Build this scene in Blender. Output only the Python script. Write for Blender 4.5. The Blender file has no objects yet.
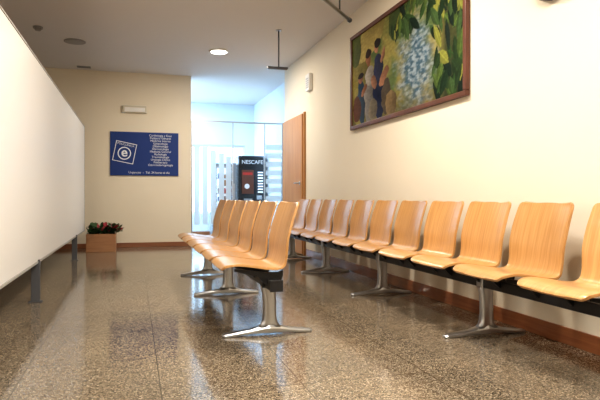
import bpy, bmesh, math, random
from mathutils import Vector, Matrix, noise
random.seed(4)
S=bpy.context.scene
S.view_settings.view_transform='Standard'
try: S.view_settings.look='Medium High Contrast'
except Exception: pass
S.view_settings.exposure=-.2
COL=S.collection

# ---------------------------------------------------------------- materials
def mat(name,col,rough=.5,metal=0,emit=None,es=0,bump=0,bscale=40,var=0,coat=0,trans=0,alpha=1):
    m=bpy.data.materials.new(name); m.use_nodes=True
    nt=m.node_tree; b=nt.nodes['Principled BSDF']
    b.inputs['Base Color'].default_value=(*col,1); b.inputs['Roughness'].default_value=rough
    b.inputs['Metallic'].default_value=metal
    if coat: b.inputs['Coat Weight'].default_value=coat; b.inputs['Coat Roughness'].default_value=.12
    if trans: b.inputs['Transmission Weight'].default_value=trans
    b.inputs['Alpha'].default_value=alpha
    if emit: b.inputs['Emission Color'].default_value=(*emit,1); b.inputs['Emission Strength'].default_value=es
    tc=nt.nodes.new('ShaderNodeTexCoord'); nz=nt.nodes.new('ShaderNodeTexNoise')
    nz.inputs['Scale'].default_value=bscale; nz.inputs['Detail'].default_value=4
    nt.links.new(tc.outputs['Object'],nz.inputs['Vector'])
    if bump:
        bp=nt.nodes.new('ShaderNodeBump'); bp.inputs['Strength'].default_value=bump; bp.inputs['Distance'].default_value=.004
        nt.links.new(nz.outputs['Fac'],bp.inputs['Height']); nt.links.new(bp.outputs['Normal'],b.inputs['Normal'])
    if var:
        n2=nt.nodes.new('ShaderNodeTexNoise'); n2.inputs['Scale'].default_value=1.3
        nt.links.new(tc.outputs['Object'],n2.inputs['Vector'])
        r=nt.nodes.new('ShaderNodeValToRGB')
        r.color_ramp.elements[0].position=.3; r.color_ramp.elements[1].position=.7
        r.color_ramp.elements[0].color=(*[c*(1-var) for c in col],1); r.color_ramp.elements[1].color=(*[min(1,c*(1+var)) for c in col],1)
        nt.links.new(n2.outputs['Fac'],r.inputs['Fac']); nt.links.new(r.outputs['Color'],b.inputs['Base Color'])
    return m
def wood(name,c1,c2,scale=(4,60,4),rough=.32,coat=.4):
    m=bpy.data.materials.new(name); m.use_nodes=True; nt=m.node_tree; b=nt.nodes['Principled BSDF']
    tc=nt.nodes.new('ShaderNodeTexCoord'); mp=nt.nodes.new('ShaderNodeMapping'); mp.inputs['Scale'].default_value=scale
    oi=nt.nodes.new('ShaderNodeObjectInfo'); ad=nt.nodes.new('ShaderNodeVectorMath'); ad.operation='ADD'
    mu=nt.nodes.new('ShaderNodeMath'); mu.operation='MULTIPLY'; mu.inputs[1].default_value=37
    nt.links.new(oi.outputs['Random'],mu.inputs[0])
    nt.links.new(tc.outputs['Object'],mp.inputs['Vector']); nt.links.new(mp.outputs[0],ad.inputs[0]); nt.links.new(mu.outputs[0],ad.inputs[1])
    nz=nt.nodes.new('ShaderNodeTexNoise'); nz.inputs['Scale'].default_value=1; nz.inputs['Detail'].default_value=5; nz.inputs['Distortion'].default_value=.4
    nt.links.new(ad.outputs[0],nz.inputs['Vector'])
    r=nt.nodes.new('ShaderNodeValToRGB'); r.color_ramp.elements[0].position=.32; r.color_ramp.elements[1].position=.68
    r.color_ramp.elements[0].color=(*c1,1); r.color_ramp.elements[1].color=(*c2,1)
    nt.links.new(nz.outputs['Fac'],r.inputs['Fac'])
    hs=nt.nodes.new('ShaderNodeHueSaturation'); mr=nt.nodes.new('ShaderNodeMapRange')
    mr.inputs['To Min'].default_value=.88; mr.inputs['To Max'].default_value=1.08
    nt.links.new(oi.outputs['Random'],mr.inputs['Value']); nt.links.new(mr.outputs[0],hs.inputs['Value'])
    nt.links.new(r.outputs['Color'],hs.inputs['Color']); nt.links.new(hs.outputs['Color'],b.inputs['Base Color'])
    b.inputs['Roughness'].default_value=rough; b.inputs['Coat Weight'].default_value=coat; b.inputs['Coat Roughness'].default_value=.2
    return m
def granite():
    m=bpy.data.materials.new('granite_tiles'); m.use_nodes=True; nt=m.node_tree; b=nt.nodes['Principled BSDF']
    tc=nt.nodes.new('ShaderNodeTexCoord')
    def nz(sc,det,vec=None):
        n=nt.nodes.new('ShaderNodeTexNoise'); n.inputs['Scale'].default_value=sc; n.inputs['Detail'].default_value=det
        nt.links.new(tc.outputs['Object'],n.inputs['Vector']); return n
    v=nt.nodes.new('ShaderNodeTexVoronoi'); v.inputs['Scale'].default_value=200
    nt.links.new(tc.outputs['Object'],v.inputs['Vector'])
    sx=nt.nodes.new('ShaderNodeSeparateColor'); nt.links.new(v.outputs['Color'],sx.inputs[0])
    r=nt.nodes.new('ShaderNodeValToRGB'); e=r.color_ramp.elements
    e[0].position=0; e[0].color=(.035,.028,.021,1); e[1].position=1; e[1].color=(.54,.46,.36,1)
    for p,c in ((.22,(.10,.079,.057)),(.5,(.20,.16,.115)),(.82,(.28,.23,.17))):
        x=e.new(p); x.color=(*c,1)
    nt.links.new(sx.outputs[0],r.inputs['Fac'])
    big=nz(2.0,3); r2=nt.nodes.new('ShaderNodeValToRGB')
    r2.color_ramp.elements[0].position=.3; r2.color_ramp.elements[0].color=(.84,.84,.84,1)
    r2.color_ramp.elements[1].position=.7; r2.color_ramp.elements[1].color=(1.08,1.05,1,1)
    nt.links.new(big.outputs['Fac'],r2.inputs['Fac'])
    mx=nt.nodes.new('ShaderNodeMix'); mx.data_type='RGBA'; mx.blend_type='MULTIPLY'; mx.inputs[0].default_value=1
    nt.links.new(r.outputs['Color'],mx.inputs[6]); nt.links.new(r2.outputs['Color'],mx.inputs[7])
    br=nt.nodes.new('ShaderNodeTexBrick'); br.offset=0; br.inputs['Scale'].default_value=1
    br.inputs['Brick Width'].default_value=.6; br.inputs['Row Height'].default_value=.6; br.inputs['Mortar Size'].default_value=.0028
    br.inputs['Color1'].default_value=(1,1,1,1); br.inputs['Color2'].default_value=(.88,.88,.88,1); br.inputs['Mortar'].default_value=(.35,.33,.31,1)
    mp=nt.nodes.new('ShaderNodeMapping'); mp.inputs['Location'].default_value=(.391,.15,0)
    nt.links.new(tc.outputs['Object'],mp.inputs['Vector']); nt.links.new(mp.outputs[0],br.inputs['Vector'])
    m2=nt.nodes.new('ShaderNodeMix'); m2.data_type='RGBA'; m2.blend_type='MULTIPLY'; m2.inputs[0].default_value=1
    nt.links.new(mx.outputs[2],m2.inputs[6]); nt.links.new(br.outputs['Color'],m2.inputs[7])
    nt.links.new(m2.outputs[2],b.inputs['Base Color'])
    rr=nt.nodes.new('ShaderNodeMapRange'); rr.inputs['To Min'].default_value=.06; rr.inputs['To Max'].default_value=.17
    n3=nz(5,5); nt.links.new(n3.outputs['Fac'],rr.inputs['Value']); nt.links.new(rr.outputs[0],b.inputs['Roughness'])
    bp=nt.nodes.new('ShaderNodeBump'); bp.inputs['Strength'].default_value=.05; bp.inputs['Distance'].default_value=.01
    n4=nz(14,2); nt.links.new(n4.outputs['Fac'],bp.inputs['Height']); nt.links.new(bp.outputs['Normal'],b.inputs['Normal'])
    b.inputs['IOR'].default_value=1.58
    return m

M_wall=mat('cream_paint',(.80,.735,.61),.75,bump=.1,bscale=120,var=.015)
M_ceil=mat('ceiling_paint',(.74,.73,.73),.8,bump=.05,bscale=80)
M_far=mat('white_paint_daylight_tint',(.70,.79,.88),.7,bump=.05,bscale=80)  # far walls: bluish daylight is mixed into the base colour
M_floor=granite()
M_base=wood('baseboard_wood',(.22,.075,.03),(.30,.115,.045),(3,3,60))
M_ply=wood('beech_plywood',(.46,.235,.080),(.60,.335,.130),(3,95,3),rough=.33,coat=.45)
M_door=wood('door_wood',(.42,.20,.07),(.52,.27,.10),(30,30,2),rough=.6,coat=0)
M_box=wood('planter_wood',(.36,.17,.08),(.44,.23,.11),(4,4,40))
M_dado=wood('counter_wood',(.08,.035,.018),(.12,.055,.03),(4,4,30))
M_alu=mat('cast_aluminium',(.50,.51,.53),.3,1,bump=.05,bscale=200)
M_steel=mat('grey_steel',(.13,.135,.15),.5,.5,bump=.03,bscale=100)
M_blk=mat('black_metal',(.012,.012,.014),.4,bump=.03,bscale=150)
M_panel=mat('white_laminate',(.79,.785,.77),.45,bump=.03,bscale=60)
M_trimp=mat('panel_edge',(.40,.39,.37),.4)
M_blue=mat('blue_sign',(.006,.038,.21),.6,bump=.02)
M_white=mat('white_plastic',(.82,.82,.80),.45,bump=.02)
M_wtxt=mat('white_vinyl',(.80,.84,.90),.5,bump=.01)
M_cream=mat('cream_plastic',(.62,.58,.48),.5,bump=.02)
M_frame=wood('frame_wood',(.085,.026,.014),(.13,.042,.022),(6,6,6),rough=.45,coat=.1)
M_soil=mat('soil',(.03,.02,.012),.95,bump=.8,bscale=60)
M_leaf=mat('dark_leaf',(.045,.095,.035),.4,bump=.2,bscale=50,var=.5)
M_leaf2=mat('red_flower',(.35,.03,.05),.4,bump=.2,bscale=50,var=.4)
M_vblk=mat('vending_black',(.010,.010,.012),.25,coat=.4,bump=.01)
M_vgrey=mat('vending_grey',(.25,.27,.3),.4,bump=.01)
M_scr=mat('lit_panel',(.7,.8,.9),.3,emit=(.65,.8,1),es=1.0,bump=.01)
M_lamp=mat('lamp_glow',(1,1,1),.5,emit=(1,.95,.86),es=9)
M_lampoff=mat('lamp_off',(.30,.30,.31),.4,bump=.01)
M_red=mat('red_label',(.5,.03,.02),.4)
M_brn=mat('coffee_print',(.12,.04,.02),.4)
M_frost=mat('frosted_glass',(.80,.92,1),.5,trans=.55,bump=.02)
M_glass=mat('clear_glass',(.80,.90,.97),.03,trans=1,alpha=.35)
M_glass.node_tree.nodes['Principled BSDF'].inputs['IOR'].default_value=1.1

# ---------------------------------------------------------------- helpers
def group(name,loc=(0,0,0)):
    e=bpy.data.objects.new(name,None); e.location=loc; e.empty_display_size=.1; COL.objects.link(e); return e
def link(name,me,m,parent=None,smooth=False,bev=0,origin=None):
    o=bpy.data.objects.new(name,me); COL.objects.link(o)
    if isinstance(m,(list,tuple)):
        for x in m: me.materials.append(x)
    elif m: me.materials.append(m)
    if smooth:
        for p in me.polygons: p.use_smooth=True
    if bev:
        b=o.modifiers.new('bevel','BEVEL'); b.width=bev; b.segments=2; b.limit_method='ANGLE'
    if origin is not None: o.location=origin
    if parent:
        o.parent=parent; o.matrix_parent_inverse=Matrix.Translation(-Vector(parent.location))
    return o
def box(name,a,b,m,parent=None,bev=0):
    c=[(a[i]+b[i])/2 for i in range(3)]; h=[abs(b[i]-a[i])/2 for i in range(3)]
    bm=bmesh.new(); bmesh.ops.create_cube(bm,size=2)
    for v in bm.verts: v.co=Vector((v.co.x*h[0],v.co.y*h[1],v.co.z*h[2]))
    me=bpy.data.meshes.new(name); bm.to_mesh(me); bm.free()
    return link(name,me,m,parent,bev=bev,origin=c)
def loft(name,rings,m,parent=None,smooth=True,bev=0,origin=(0,0,0)):
    n=len(rings[0]); vs=[Vector(p)-Vector(origin) for r in rings for p in r]; fs=[]
    for i in range(len(rings)-1):
        for j in range(n):
            fs.append((i*n+j,i*n+(j+1)%n,(i+1)*n+(j+1)%n,(i+1)*n+j))
    fs.append(tuple(range(n))[::-1]); fs.append(tuple((len(rings)-1)*n+j for j in range(n)))
    me=bpy.data.meshes.new(name); me.from_pydata([tuple(v) for v in vs],[],fs); me.update()
    bm=bmesh.new(); bm.from_mesh(me); bmesh.ops.recalc_face_normals(bm,faces=bm.faces); bm.to_mesh(me); bm.free()
    return link(name,me,m,parent,smooth,bev,origin)
def cyl(name,p,q,r,m,parent=None,r2=None,n=24):
    p=Vector(p);q=Vector(q);d=(q-p).normalized(); u=d.orthogonal().normalized(); w=d.cross(u); r2=r if r2 is None else r2
    R=lambda c,rr:[c+u*rr*math.cos(2*math.pi*k/n)+w*rr*math.sin(2*math.pi*k/n) for k in range(n)]
    o=loft(name,[R(p,r),R(q,r2)],m,parent,smooth=True,origin=tuple((p+q)/2))
    for f in o.data.polygons:
        if len(f.vertices)>4: f.use_smooth=False
    return o
def text(name,body,loc,size,m,parent=None,rot=(math.pi/2,0,0),align='LEFT',ext=.001,off=0):
    c=bpy.data.curves.new(name,'FONT'); c.body=body; c.size=size; c.extrude=ext; c.align_x=align; c.offset=off
    o=bpy.data.objects.new(name,c); COL.objects.link(o); o.location=loc; o.rotation_euler=rot; c.materials.append(m)
    if parent: o.parent=parent; o.matrix_parent_inverse=Matrix.Translation(-Vector(parent.location))
    return o

# ---------------------------------------------------------------- room
H=2.85; XR=2.32; YB=9.7; YF=12.4; XL=-2.8; YN=-2.5
box('floor',(XL-.2,YN-.2,-.1),(2.8,YF+.2,0),M_floor)
box('ceiling',(XL-.2,YN-.2,H),(2.8,YF+.2,H+.1),M_ceil)
box('wall_right',(XR,YN,0),(XR+.2,8.85,H),M_wall)
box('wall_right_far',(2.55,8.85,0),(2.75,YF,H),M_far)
box('wall_back',(XL,YB,0),(.92,YB+.18,H),M_wall)
box('wall_left',(XL-.2,YN,0),(XL,YB+.18,H),M_wall)
box('wall_front',(XL-.2,YN-.2,0),(2.75,YN,H),M_wall)
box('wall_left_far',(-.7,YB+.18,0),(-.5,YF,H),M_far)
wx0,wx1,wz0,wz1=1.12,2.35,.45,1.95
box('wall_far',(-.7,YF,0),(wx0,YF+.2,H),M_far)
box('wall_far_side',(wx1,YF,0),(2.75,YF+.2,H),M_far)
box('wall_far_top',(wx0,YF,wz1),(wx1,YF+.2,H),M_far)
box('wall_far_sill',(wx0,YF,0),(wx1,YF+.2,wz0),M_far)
w=group('window_1',((wx0+wx1)/2,YF+.1,1.2))
xm=(wx0+wx1)/2
for nm,a,b in (('frame_left',(wx0,YF+.06,wz0),(wx0+.05,YF+.12,wz1)),('frame_right',(wx1-.05,YF+.06,wz0),(wx1,YF+.12,wz1)),
    ('frame_top',(wx0+.05,YF+.06,wz1-.05),(wx1-.05,YF+.12,wz1)),('frame_bottom',(wx0+.05,YF+.06,wz0),(wx1-.05,YF+.12,wz0+.05)),
    ('mullion',(xm-.02,YF+.06,wz0+.05),(xm+.02,YF+.12,wz1-.05))):
    box(nm,a,b,M_white,w,.004)
box('pane',(wx0+.05,YF+.085,wz0+.05),(wx1-.05,YF+.093,wz1-.05),M_glass,w)
box('baseboard_right',(XR-.015,YN,0),(XR,7.62,.095),M_base,bev=.003)
box('baseboard_back',(XL,YB-.015,0),(.92,YB,.075),M_base,bev=.003)
box('baseboard_far',(-.5,YF-.015,0),(2.55,YF,.08),M_base,bev=.003)
d=group('reception_counter',(-1.75,5,0))
box('front_panel',(-2.0,1,0),(-1.35,8.6,.95),M_dado,d,.005)
box('counter_top',(-2.05,.95,.95),(-1.3,8.65,.99),M_base,d,.005)

# ---------------------------------------------------------------- partition
p=group('partition_screen',(-.74,3.5,0))
box('panel',(-.76,-1.4,.32),(-.72,9.2,1.88),M_panel,p,.003)
box('bottom_rail',(-.765,-1.4,.305),(-.715,9.2,.32),M_trimp,p)
box('top_rail',(-.765,-1.4,1.88),(-.715,9.2,1.89),M_trimp,p)
box('end_cap',(-.765,9.2,.305),(-.715,9.215,1.89),M_trimp,p)
for i,y in enumerate((-1.1,1.85,4.85,7.88)):
    box('leg_%d'%(i+1),(-.77,y-.015,.008),(-.705,y+.015,.33),M_steel,p,.003)
    box('foot_%d'%(i+1),(-.785,y-.03,0),(-.69,y+.03,.008),M_steel,p,.002)

# ---------------------------------------------------------------- chair shell
def cr(pts,n):
    out=[];P=[Vector(p) for p in pts]; P=[2*P[0]-P[1]]+P+[2*P[-1]-P[-2]]
    for i in range(1,len(P)-2):
        for k in range(n):
            t=k/n; a,b,c,d_=P[i-1:i+3]
            out.append(.5*((2*b)+(c-a)*t+(2*a-5*b+4*c-d_)*t*t+(3*b-a-3*c+d_)*t**3))
    out.append(P[-2]); return out
prof=cr([(-.300,.398),(-.282,.416),(-.225,.425),(-.14,.415),(-.05,.400),(.02,.396),(.062,.417),(.085,.470),(.10,.55),(.125,.65),(.148,.72),(.172,.785)],10)
def shell_mesh():
    L=[0]
    for i in range(1,len(prof)): L.append(L[-1]+(prof[i]-prof[i-1]).length)
    T=L[-1]; nw=14; vs=[];fs=[]
    ss=[]; r=.055
    for k in range(9): ss.append(r*(1-math.cos(math.pi/2*k/8)))
    nmid=34
    for k in range(1,nmid): ss.append(r+(T-2*r)*k/nmid)
    for k in range(9): ss.append(T-r*(1-math.cos(math.pi/2*(8-k)/8)))
    def at(s):
        for i in range(1,len(L)):
            if s<=L[i]+1e-9:
                f=(s-L[i-1])/max(1e-9,L[i]-L[i-1]); return prof[i-1].lerp(prof[i],f),(prof[i]-prof[i-1]).normalized()
        return prof[-1],(prof[-1]-prof[-2]).normalized()
    for s in ss:
        pt,tg=at(s); t=s/T
        hw=.228-.018*math.exp(-((t-.55)/.15)**2)-.018*max(0,(t-.6))/.4
        e=min(s,T-s)
        rr=r if s<T/2 else .035
        if e<rr: hw-= rr-math.sqrt(max(0,rr*rr-(rr-e)**2))
        nrm=Vector((-tg.y,tg.x))
        k=.020*min(1,max(0,(t-.5)/.2))+.006
        for j in range(nw+1):
            y=-1+2*j/nw; off=k*(y*y)
            q=pt+nrm*off
            vs.append((q.x,y*hw,q.y))
    for i in range(len(ss)-1):
        for j in range(nw):
            a=i*(nw+1)+j; fs.append((a,a+1,a+nw+2,a+nw+1))
    me=bpy.data.meshes.new('chair_shell'); me.from_pydata(vs,[],fs); me.update()
    for q in me.polygons: q.use_smooth=True
    me.materials.append(M_ply); return me
SH=shell_mesh()
def profz(x):
    best=min([q for q in prof if q.y<.43],key=lambda q:abs(q.x-x)); return best.y
def row(x0,y0,n,pitch,legs,rotz=0,name='beam_chair_row',gap=None):
    g=group(name,(x0,y0+n*pitch/2,0))
    for i in range(n):
        yc=y0+pitch*(i+.5)
        if gap and i<gap[0]: yc-=gap[1]
        o=bpy.data.objects.new('seat_shell_%d'%(i+1),SH); COL.objects.link(o); o.location=(x0,yc,0)
        o.parent=g; o.matrix_parent_inverse=Matrix.Translation(-Vector(g.location))
        s=o.modifiers.new('thick','SOLIDIFY'); s.thickness=.013; s.offset=-1
        b=o.modifiers.new('bevel','BEVEL'); b.width=.003; b.segments=2; b.limit_method='ANGLE'; b.angle_limit=math.radians(50)
        for k,yy in enumerate((-.16,.16)):
            rings=[]
            for x,bot in ((-.23,0),(-.18,.382),(-.10,.362),(-.045,.31),(.035,.31),(.055,.365)):
                zt=profz(x)-.0165; zb=bot if bot else zt-.014
                y=yc+yy
                rings.append([(x0+x,y-.010,zb),(x0+x,y+.010,zb),(x0+x,y+.010,zt),(x0+x,y-.010,zt)])
            loft('bracket_%d_%d'%(i+1,k+1),rings,M_blk,g,smooth=False)
    box('beam',(x0-.04,y0-.0,.285),(x0+.03,y0+n*pitch+.0,.345),M_blk,g,.006)
    for i,yl in enumerate(legs):
        st=[(-.285,.018,.004,.014),(-.27,.026,0,.020),(-.21,.026,.003,.027),(-.12,.026,.010,.038),(-.05,.030,.012,.055),(0,.033,.012,.062),(.05,.030,.012,.055),(.11,.026,.010,.038),(.19,.026,.003,.027),(.25,.026,0,.020),(.265,.018,.004,.014)]
        rings=[]
        for x,w_,zb,zt in st:
            rings.append([(x0+x,yl-w_,zb),(x0+x,yl+w_,zb),(x0+x,yl+w_,zb+(zt-zb)*.6),(x0+x,yl+w_*.6,zt),(x0+x,yl-w_*.6,zt),(x0+x,yl-w_,zb+(zt-zb)*.6)])
        loft('foot_%d'%(i+1),rings,M_alu,g,smooth=False,bev=.004)
        rings=[]
        for z,rx,ry,ox in ((.045,.075,.030,0),(.065,.052,.027,0),(.09,.043,.025,0),(.14,.040,.024,0),(.20,.040,.024,0),(.25,.042,.025,-.003),(.27,.046,.027,-.005),(.29,.050,.030,-.005)):
            rr=[]
            for k in range(28):
                a=2*math.pi*k/28; ca,sa=math.cos(a),math.sin(a)
                sg=lambda v,e:math.copysign(abs(v)**e,v)
                rr.append((x0+ox+rx*sg(ca,.6),yl+ry*sg(sa,.6)*(1-.30*math.exp(-(ca/.22)**2)),z))
            rings.append(rr)
        loft('column_%d'%(i+1),rings,M_alu,g)
        box('clamp_%d'%(i+1),(x0-.05,yl-.03,.28),(x0+.04,yl+.03,.352),M_alu if x0>1.5 else M_blk,g,.006)
    box('beam_cap_near',(x0-.043,y0-.006,.282),(x0+.033,y0+.002,.348),M_blk,g,.002)
    g.rotation_euler=(0,0,rotz)
    return g
row(.765,3.14,6,.50,(3.33,4.8,6.05),rotz=math.radians(.6))
row(2.015,1.345,12,.505,(1.45,2.95,4.43,5.9,7.30),gap=(2,.05))

# ---------------------------------------------------------------- painting
g=group('framed_painting',(XR-.02,4.73,2.06))
y0,y1,z0,z1=3.59,5.87,1.55,2.57
fw=.04
box('frame_bottom',(XR-.04,y0,z0),(XR,y1,z0+fw),M_frame,g,.006)
box('frame_top',(XR-.04,y0,z1-fw),(XR,y1,z1),M_frame,g,.006)
box('frame_near',(XR-.04,y0,z0+fw),(XR,y0+fw,z1-fw),M_frame,g,.006)
box('frame_far',(XR-.04,y1-fw,z0+fw),(XR,y1,z1-fw),M_frame,g,.006)
W,Hh=y1-y0-2*fw,z1-z0-2*fw
def fb(x,y,s,o=3,sd=0): 
    v=0;a=1
    for i in range(o): v+=a*noise.noise(Vector((x*s,y*s,sd+i*7))); a*=.5; s*=2
    return v
leaves=[]
rl=random.Random(11)
for k in range(110):
    u=rl.uniform(.45,1.0); v=rl.uniform(.72,1.05)
    if k%5<3: u=rl.uniform(.80,1.02); v=rl.uniform(.0,1.05)
    leaves.append((u,v,rl.uniform(.03,.065),rl.uniform(.012,.024),rl.uniform(-2.4,-.5),rl.choice([(.01,.03,.012),(.03,.07,.018),(.08,.13,.03),(.24,.25,.05),(.006,.018,.010),(.05,.095,.03),(.02,.045,.015),(.01,.022,.015)])))
ells=[
 (.10,.45,.12,.50,0,(.27,.23,.06)),(.20,.88,.18,.18,.3,(.42,.34,.11)),(.05,.85,.06,.20,0,(.12,.15,.04)),
 (.11,.25,.05,.26,.1,(.03,.06,.10)),(.11,.50,.030,.052,0,(.30,.13,.07)),(.11,.55,.032,.04,0,(.02,.012,.01)),
 (.21,.30,.055,.30,-.1,(.26,.24,.22)),(.21,.50,.05,.12,0,(.42,.38,.32)),(.20,.68,.028,.058,0,(.32,.14,.07)),(.20,.73,.032,.045,0,(.03,.015,.01)),
 (.31,.27,.06,.30,.1,(.012,.018,.055)),(.31,.54,.05,.14,.2,(.022,.026,.07)),(.29,.75,.026,.053,0,(.34,.16,.09)),(.30,.80,.034,.045,0,(.015,.01,.01)),
 (.37,.42,.06,.06,.6,(.32,.15,.08)),(.39,.20,.05,.18,0,(.08,.06,.04)),(.26,.40,.030,.085,.6,(.34,.16,.09)),(.15,.36,.035,.045,.4,(.30,.14,.08)),
 (.06,.18,.05,.16,0,(.13,.05,.03)),(.25,.12,.05,.11,0,(.24,.20,.14)),(.44,.12,.06,.12,.2,(.20,.14,.07)),(.36,.63,.018,.09,-.5,(.33,.16,.09))]
def paint(u,v):
    wu=u+.014*fb(u,v,9,2,3); wv=v+.03*fb(u,v,8,2,9)
    n=fb(u,v*.5,6,4)
    c=Vector((.33,.28,.08)).lerp(Vector((.11,.16,.05)),min(1,max(0,.5+1.2*n)))
    if v<.25: c=c.lerp(Vector((.14,.10,.04)),.7*(1-v/.25))
    b=math.exp(-((wu-.66)/.15)**2-((wv-.40)/.42)**2)*1.5+.5*fb(u,v,14,3,5)*(1 if .42<u<.85 else 0)
    b=min(1,max(0,b-.25)); tex=min(1,max(0,.40+1.8*fb(u,v,30,3,1)))
    c=c.lerp(Vector((.06,.12,.17)).lerp(Vector((.30,.37,.42)),tex),b)
    for (eu,ev,ru,rv,a,col) in ells:
        du=wu-eu; dv=(wv-ev)*.45; ca,sa=math.cos(a),math.sin(a)
        x=(du*ca+dv*sa)/ru; y=(-du*sa+dv*ca)/(rv*.45)
        if x*x+y*y<1: c=Vector(col)*(1+.4*n-.4*x)
    if u>.82: c=c.lerp(Vector((.02,.035,.016)),min(1,(u-.82)/.06)*.85)
    if v>.85+.3*fb(u,0,5,2,2) and u>.42: c=c.lerp(Vector((.03,.06,.02)),.8)
    for (lu,lv,a_,b_,an,col) in leaves:
        du=u-lu; dv=(v-lv)*.45
        if abs(du)>.09 or abs(dv)>.09: continue
        ca,sa=math.cos(an),math.sin(an); x=(du*ca+dv*sa)/a_; y=(-du*sa+dv*ca)/b_
        if abs(x)<1 and abs(y)<(1-x*x): c=Vector(col)*(1.0 if abs(y)>.12 else 1.4)*(1+.3*y)
    return [max(.003,min(.9,.74*q*(1+.25*fb(u,v,40,2,4)))) for q in c]
NU,NV=330,150; vs=[];fs=[];cols=[]
for j in range(NV+1):
    for i in range(NU+1):
        u=i/NU; v=j/NV; vs.append((0,W/2-u*W,-Hh/2+v*Hh)); cols.append(paint(u,v))
for j in range(NV):
    for i in range(NU):
        a=j*(NU+1)+i; fs.append((a,a+1,a+NU+2,a+NU+1))
me=bpy.data.meshes.new('canvas'); me.from_pydata(vs,[],fs); me.update()
at=me.color_attributes.new('paint','FLOAT_COLOR','POINT')
for i,c in enumerate(cols): at.data[i].color=(*c,1)
mp_=mat('oil_paint',(.3,.3,.2),.7,bump=.15,bscale=90)
nt=mp_.node_tree; an=nt.nodes.new('ShaderNodeAttribute'); an.attribute_name='paint'
nt.links.new(an.outputs['Color'],nt.nodes['Principled BSDF'].inputs['Base Color'])
nt.nodes['Principled BSDF'].inputs['Specular IOR Level'].default_value=.15
link('canvas',me,mp_,g,origin=(XR-.022,(y0+y1)/2,(z0+z1)/2))
box('backing',(XR-.018,y0+fw,z0+fw),(XR,y1-fw,z1-fw),M_frame,g)

# ---------------------------------------------------------------- door (right wall)
g=group('door_1',(XR,8.25,0))
box('leaf',(XR-.045,7.72,.01),(XR-.003,8.80,2.0),M_door,g,.004)
box('jamb_near',(XR-.03,7.67,0),(XR,7.72,2.02),M_door,g,.004)
cyl('handle_stem',(XR-.045,7.82,1.02),(XR-.10,7.82,1.02),.010,M_alu,g)
cyl('handle_lever',(XR-.095,7.81,1.02),(XR-.095,7.94,1.02),.010,M_alu,g)
cyl('handle_rose',(XR-.044,7.82,1.02),(XR-.053,7.82,1.02),.026,M_alu,g)

# ---------------------------------------------------------------- blue sign
g=group('directory_sign',(.17,YB-.015,1.53))
sx0,sx1,sz0,sz1=-.37,.71,1.17,1.88
box('plate',(sx0,YB-.022,sz0),(sx1,YB,sz1),M_blue,g,.003)
def ringshape(name,cx,cz,pts_o,pts_i,m,par,y=YB-.025):
    n=len(pts_o); vs=[(cx+a,y,cz+b) for a,b in pts_o]+[(cx+a,y,cz+b) for a,b in pts_i]
    fs=[(i,(i+1)%n,n+(i+1)%n,n+i) for i in range(n)]
    me=bpy.data.meshes.new(name); me.from_pydata([(v[0]-cx,0,v[2]-cz) for v in vs],[],fs); me.update()
    o=link(name,me,m,par,origin=(cx,y,cz)); s=o.modifiers.new('s','SOLIDIFY'); s.thickness=.002; s.offset=0; return o
def rot(pts,a): return [(x*math.cos(a)-y*math.sin(a),x*math.sin(a)+y*math.cos(a)) for x,y in pts]
def sq(h): return [(-h,-h),(h,-h),(h,h),(-h,h)]
ringshape('logo_square',-.145,1.545,rot(sq(.165),-.2),rot(sq(.154),-.2),M_wtxt,g)
cc=lambda r:[(r*math.cos(k*math.pi/16),r*math.sin(k*math.pi/16)) for k in range(32)]
ringshape('logo_ring',-.150,1.53,cc(.105),cc(.088),M_wtxt,g)
text('logo_letter','e',(-.150,YB-.024,1.480),.21,M_wtxt,g,align='CENTER',off=.004)
text('logo_caption','POLICLINICA',(-.13,YB-.024,1.655),.045,M_wtxt,g,rot=(math.pi/2,.2,0),align='CENTER')
words=['Cardiologia y Ecos','Pediatria General','Medicina Interna','Ginecologia','Oftalmologia','Dermatologia','Medicina General','Radiologia','Traumatologia','Urologia Clinica','Fisioterapia','Otorrinolaringologia']
for i,wd in enumerate(words):
    text('line_%d'%(i+1),wd,(.42,YB-.024,1.815-.044*i),.048,M_wtxt,g,align='CENTER')
text('footer','Urgencias  -  Tel. 24 horas al dia',(.24,YB-.024,1.205),.05,M_wtxt,g,align='CENTER')
g=group('emergency_light',(.05,YB,2.25))
box('housing',(-.18,YB-.05,2.19),(.20,YB,2.31),M_cream,g,.008)
box('diffuser',(-.15,YB-.062,2.205),(.17,YB-.05,2.275),M_white,g,.005)
g=group('wall_speaker',(XR,7.45,2.37))
box('case',(XR-.05,7.36,2.27),(XR,7.54,2.50),M_white,g,.008)
for k in range(5): box('slot_%d'%k,(XR-.053,7.39,2.31+.03*k),(XR-.05,7.51,2.32+.03*k),M_vgrey,g)

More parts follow.
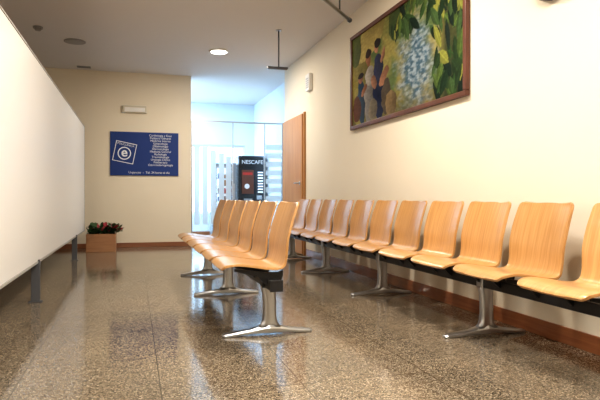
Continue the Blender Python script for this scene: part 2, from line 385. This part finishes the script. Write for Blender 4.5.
# ---------------------------------------------------------------- planter
px0,px1,py0,py1,pz=-.68,-.26,8.95,9.35,.27
g=group('planter_box',(-.47,9.15,0))
t=.02
box('side_front',(px0,py0,0),(px1,py0+t,pz),M_box,g,.003); box('side_back',(px0,py1-t,0),(px1,py1,pz),M_box,g,.003)
box('side_left',(px0,py0+t,0),(px0+t,py1-t,pz),M_box,g,.003); box('side_right',(px1-t,py0+t,0),(px1,py1-t,pz),M_box,g,.003)
box('soil',(px0+t,py0+t,.02),(px1-t,py1-t,pz-.03),M_soil,g)
vs=[];fs=[];mi=[]
for k in range(420):
    bx=random.uniform(px0+.04,px1+.04); by=random.uniform(py0+.02,py1-.04); a=random.uniform(0,6.28); L=random.uniform(.06,.13)
    hz=random.uniform(.0,.12); tilt=random.uniform(.1,1.1)
    if bx>px1-.03: hz=max(hz,.05)
    dr=Vector((math.cos(a)*math.cos(tilt),math.sin(a)*math.cos(tilt),math.sin(tilt))); sd=Vector((-math.sin(a),math.cos(a),0))*L*.28
    b0=Vector((bx,by,pz-.03+hz)); q=[b0,b0+dr*L*.4+sd,b0+dr*L*.75+sd*.7,b0+dr*L+Vector((0,0,-.01)),b0+dr*L*.75-sd*.7,b0+dr*L*.4-sd]
    n0=len(vs); vs+=[(max(-.69,v.x)+.47,v.y-9.15,v.z) for v in q]; fs+=[(n0,n0+1,n0+2,n0+3),(n0,n0+3,n0+4,n0+5)]; mi+=[1 if (k%6==0 and hz>.05) else 0]*2
me=bpy.data.meshes.new('foliage'); me.from_pydata(vs,[],fs); me.update()
o=link('foliage',me,[M_leaf,M_leaf2],g,origin=(-.47,9.15,0))
for i,x in enumerate(mi): me.polygons[i].material_index=x

# ---------------------------------------------------------------- glass screen at opening
g=group('glass_screen',(1.7,9.8,0))
for nm,x in (('post_1',.94),('post_2',1.64),('post_3',2.20),('post_4',2.52)):
    box(nm,(x-.010,9.775,0),(x+.010,9.805,2.10),M_alu,g,.003)
box('top_rail',(.92,9.765,2.10),(2.545,9.815,2.125),M_alu,g,.003)
def pane(i,a,b):
    box('glass_%d'%i,(a,9.787,.02),(b,9.793,2.10),M_glass,g)
pane(1,.955,1.625); pane(2,2.215,2.505)
for k,x in enumerate((.98,1.12,1.26,1.40,1.52)):
    box('frost_band_%d'%(k+1),(x,9.78,.35),(x+.09,9.785,1.72-.05*k),M_frost,g)
for k in range(8):
    box('frost_strip_%d'%(k+1),(2.22,9.78,.6+.15*k),(2.50,9.785,.69+.15*k),M_frost,g)

# ---------------------------------------------------------------- vending machines
def vend(name,x0,x1,yf,yb,h,coffee):
    g=group(name,((x0+x1)/2,(yf+yb)/2,0)); w=x1-x0
    MB=M_vblk if coffee else M_vgrey
    box('cabinet',(x0,yf+.03,.05),(x1,yb,h),MB,g,.01)
    for k,(x,y) in enumerate(((x0+.03,yf+.06),(x1-.07,yf+.06),(x0+.03,yb-.1),(x1-.07,yb-.1))):
        box('foot_%d'%k,(x,y,0),(x+.04,y+.04,.05),M_blk,g)
    box('door',(x0+.01,yf,.10),(x1-.01,yf+.03,h-.02),MB,g,.006)
    if coffee:
        box('header',(x0+.04,yf-.008,h-.22),(x1-.04,yf,h-.05),M_vblk,g,.003)
        text('header_text','NESCAFE',((x0+x1)/2,yf-.009,h-.16),.105,M_wtxt,g,align='CENTER')
        box('picture',(x0+.06,yf-.008,h-.75),(x0+w*.55,yf,h-.28),M_brn,g,.003)
        cyl('cup_print',(x0+w*.3,yf-.014,h-.60),(x0+w*.3,yf-.008,h-.60),.05,M_wtxt,g)
        box('label',(x0+.08,yf-.012,h-.38),(x0+w*.5,yf-.008,h-.33),M_red,g)
        for k in range(8): box('button_%d'%k,(x0+w*.70,yf-.012,h-.34-.055*k),(x1-.06,yf,h-.315-.055*k),M_scr,g,.002)
        box('coin_slot',(x0+w*.66,yf-.012,h-.86),(x1-.08,yf,h-.78),M_alu,g,.002)
        box('dispense_bay',(x0+.10,yf-.004,h-1.08),(x0+w*.5,yf+.0,h-.84),M_vgrey,g,.002)
        box('tray',(x0+.10,yf-.05,h-1.10),(x0+w*.5,yf,h-1.08),M_alu,g,.002)
    else:
        box('display_back',(x0+.05,yf-.004,.55),(x0+w*.74,yf,h-.10),M_scr,g,.003)
        rr=random.Random(3)
        for r_ in range(5):
            z=.60+r_*(h-.75)/5
            box('shelf_%d'%r_,(x0+.05,yf-.05,z-.012),(x0+w*.74,yf-.004,z),M_alu,g)
            for c in range(5):
                x=x0+.07+c*(w*.74-.07)/5
                box('snack_%d_%d'%(r_,c),(x,yf-.045,z),(x+.05,yf-.008,z+rr.uniform(.07,.12)),rr.choice([M_red,M_blue,M_white,M_box,M_brn,M_white]),g,.004)
        box('window_frame_top',(x0+.03,yf-.055,h-.10),(x0+w*.76,yf,h-.07),M_alu,g)
        box('keypad',(x0+w*.80,yf-.012,h-.7),(x1-.04,yf,h-.4),M_alu,g,.002)
        box('pickup_flap',(x0+.08,yf-.01,.22),(x0+w*.7,yf,.42),M_vgrey,g,.004)
    return g
vend('coffee_vending_machine',1.96,2.50,11.0,11.6,1.63,True)
vend('snack_vending_machine',1.48,1.92,11.0,11.6,1.48,False)

# ---------------------------------------------------------------- ceiling things
def downlight(x,y,lit,pw=60,r=.115):
    g=group('ceiling_downlight',(x,y,H))
    n=32; rings=[]
    for rr,z in ((r+.02,H),(r+.02,H-.012),(r,H-.016),(r-.01,H-.006)):
        rings.append([(x+rr*math.cos(2*math.pi*k/n),y+rr*math.sin(2*math.pi*k/n),z) for k in range(n)])
    loft('trim_ring',rings,M_white if lit else M_lampoff,g)
    cyl('lens',(x,y,H-.004),(x,y,H-.018),r-.006,M_lamp if lit else M_lampoff,g)
    if lit:
        l=bpy.data.lights.new('bulb','AREA'); l.shape='DISK'; l.size=.18; l.energy=pw; l.color=(1,.895,.76)
        o=bpy.data.objects.new('bulb',l); COL.objects.link(o); o.location=(x,y,H-.03)
        o.parent=g; o.matrix_parent_inverse=Matrix.Translation(-Vector(g.location))
downlight(1.135,7.93,True,50)
downlight(-.74,7.95,False)
downlight(1.135,3.9,True,60); downlight(-1.5,4.5,True,14)
downlight(1.135,-.3,True,32)
def panel(x,y,pw,col,name='added_fill_panel',sx=.6,sy=1.2):  # added fill light shaped as a panel, kept out of view
    g=group(name,(x,y,H))
    box('housing',(x-sx/2-.03,y-sy/2-.03,H-.03),(x+sx/2+.03,y+sy/2+.03,H),M_white,g,.004)
    box('diffuser',(x-sx/2,y-sy/2,H-.034),(x+sx/2,y+sy/2,H-.030),M_lamp,g)
    l=bpy.data.lights.new('tube','AREA'); l.shape='RECTANGLE'; l.size=sx; l.size_y=sy; l.energy=pw; l.color=col  # area lamp of the added fill panel
    o=bpy.data.objects.new('tube',l); COL.objects.link(o); o.location=(x,y,H-.045)
    o.parent=g; o.matrix_parent_inverse=Matrix.Translation(-Vector(g.location))
panel(.7,1.7,78,(1,.94,.85))  # added soft fill overhead, outside the frame
panel(.3,-1.2,34,(1,.94,.85))  # weaker added fill behind the camera
panel(.1,11.1,175,(.60,.81,1),sx=.6,sy=.6)  # added cool fill for the far area, hidden by wall_back
g=group('smoke_detector',(-1.1,7.4,H)); cyl('base',(-1.1,7.4,H-.02),(-1.1,7.4,H),.055,M_lampoff,g); cyl('sensor',(-1.1,7.4,H-.045),(-1.1,7.4,H-.02),.03,M_lampoff,g,r2=.045)
g=group('ceiling_vent',(-.75,9.5,H)); 
for k in range(4): box('slat_%d'%k,(-.85,9.42+.03*k,H-.01),(-.65,9.435+.03*k,H),M_vgrey,g)
g=group('hanging_sign_bracket',(1.69,6.73,H))
cyl('ceiling_plate',(1.69,6.73,H),(1.69,6.73,H-.012),.035,M_alu,g)
cyl('rod',(1.69,6.73,H-.01),(1.69,6.73,H-.45),.009,M_steel,g)
box('crossbar',(1.55,6.70,H-.475),(1.80,6.76,H-.45),M_steel,g,.004)
g=group('wall_rail_bracket',(2.1,5.4,2.7))
cyl('tube',(1.45,5.05,2.845),(2.10,5.42,2.62),.018,M_alu,g)
cyl('hanger',(1.97,5.35,2.66),(1.97,5.35,H),.008,M_steel,g)
cyl('end_cap',(2.09,5.415,2.623),(2.115,5.43,2.615),.023,M_steel,g)
g=group('wall_sconce',(XR,2.7,2.0))
rings=[]
for rr,z in ((.03,1.955),(.09,1.975),(.13,2.02),(.15,2.08)):
    rings.append([(XR-max(0,rr*math.sin(math.pi*k/20)),2.72+rr*1.2*math.cos(math.pi*k/20),z) for k in range(21)])
loft('bowl',rings,M_steel,g)

# ---------------------------------------------------------------- world, camera
w=bpy.data.worlds.new('sky'); S.world=w; w.use_nodes=True
bg=w.node_tree.nodes['Background']; bg.inputs[0].default_value=(.58,.79,1,1); bg.inputs[1].default_value=4.5
cam=bpy.data.cameras.new('camera'); co=bpy.data.objects.new('camera',cam); COL.objects.link(co); S.camera=co
cam.lens=34.2; cam.sensor_width=36; cam.shift_y=-.005; cam.clip_start=.05
co.location=(0,0,.82); co.rotation_euler=(math.pi/2,0,-math.atan(166/570))
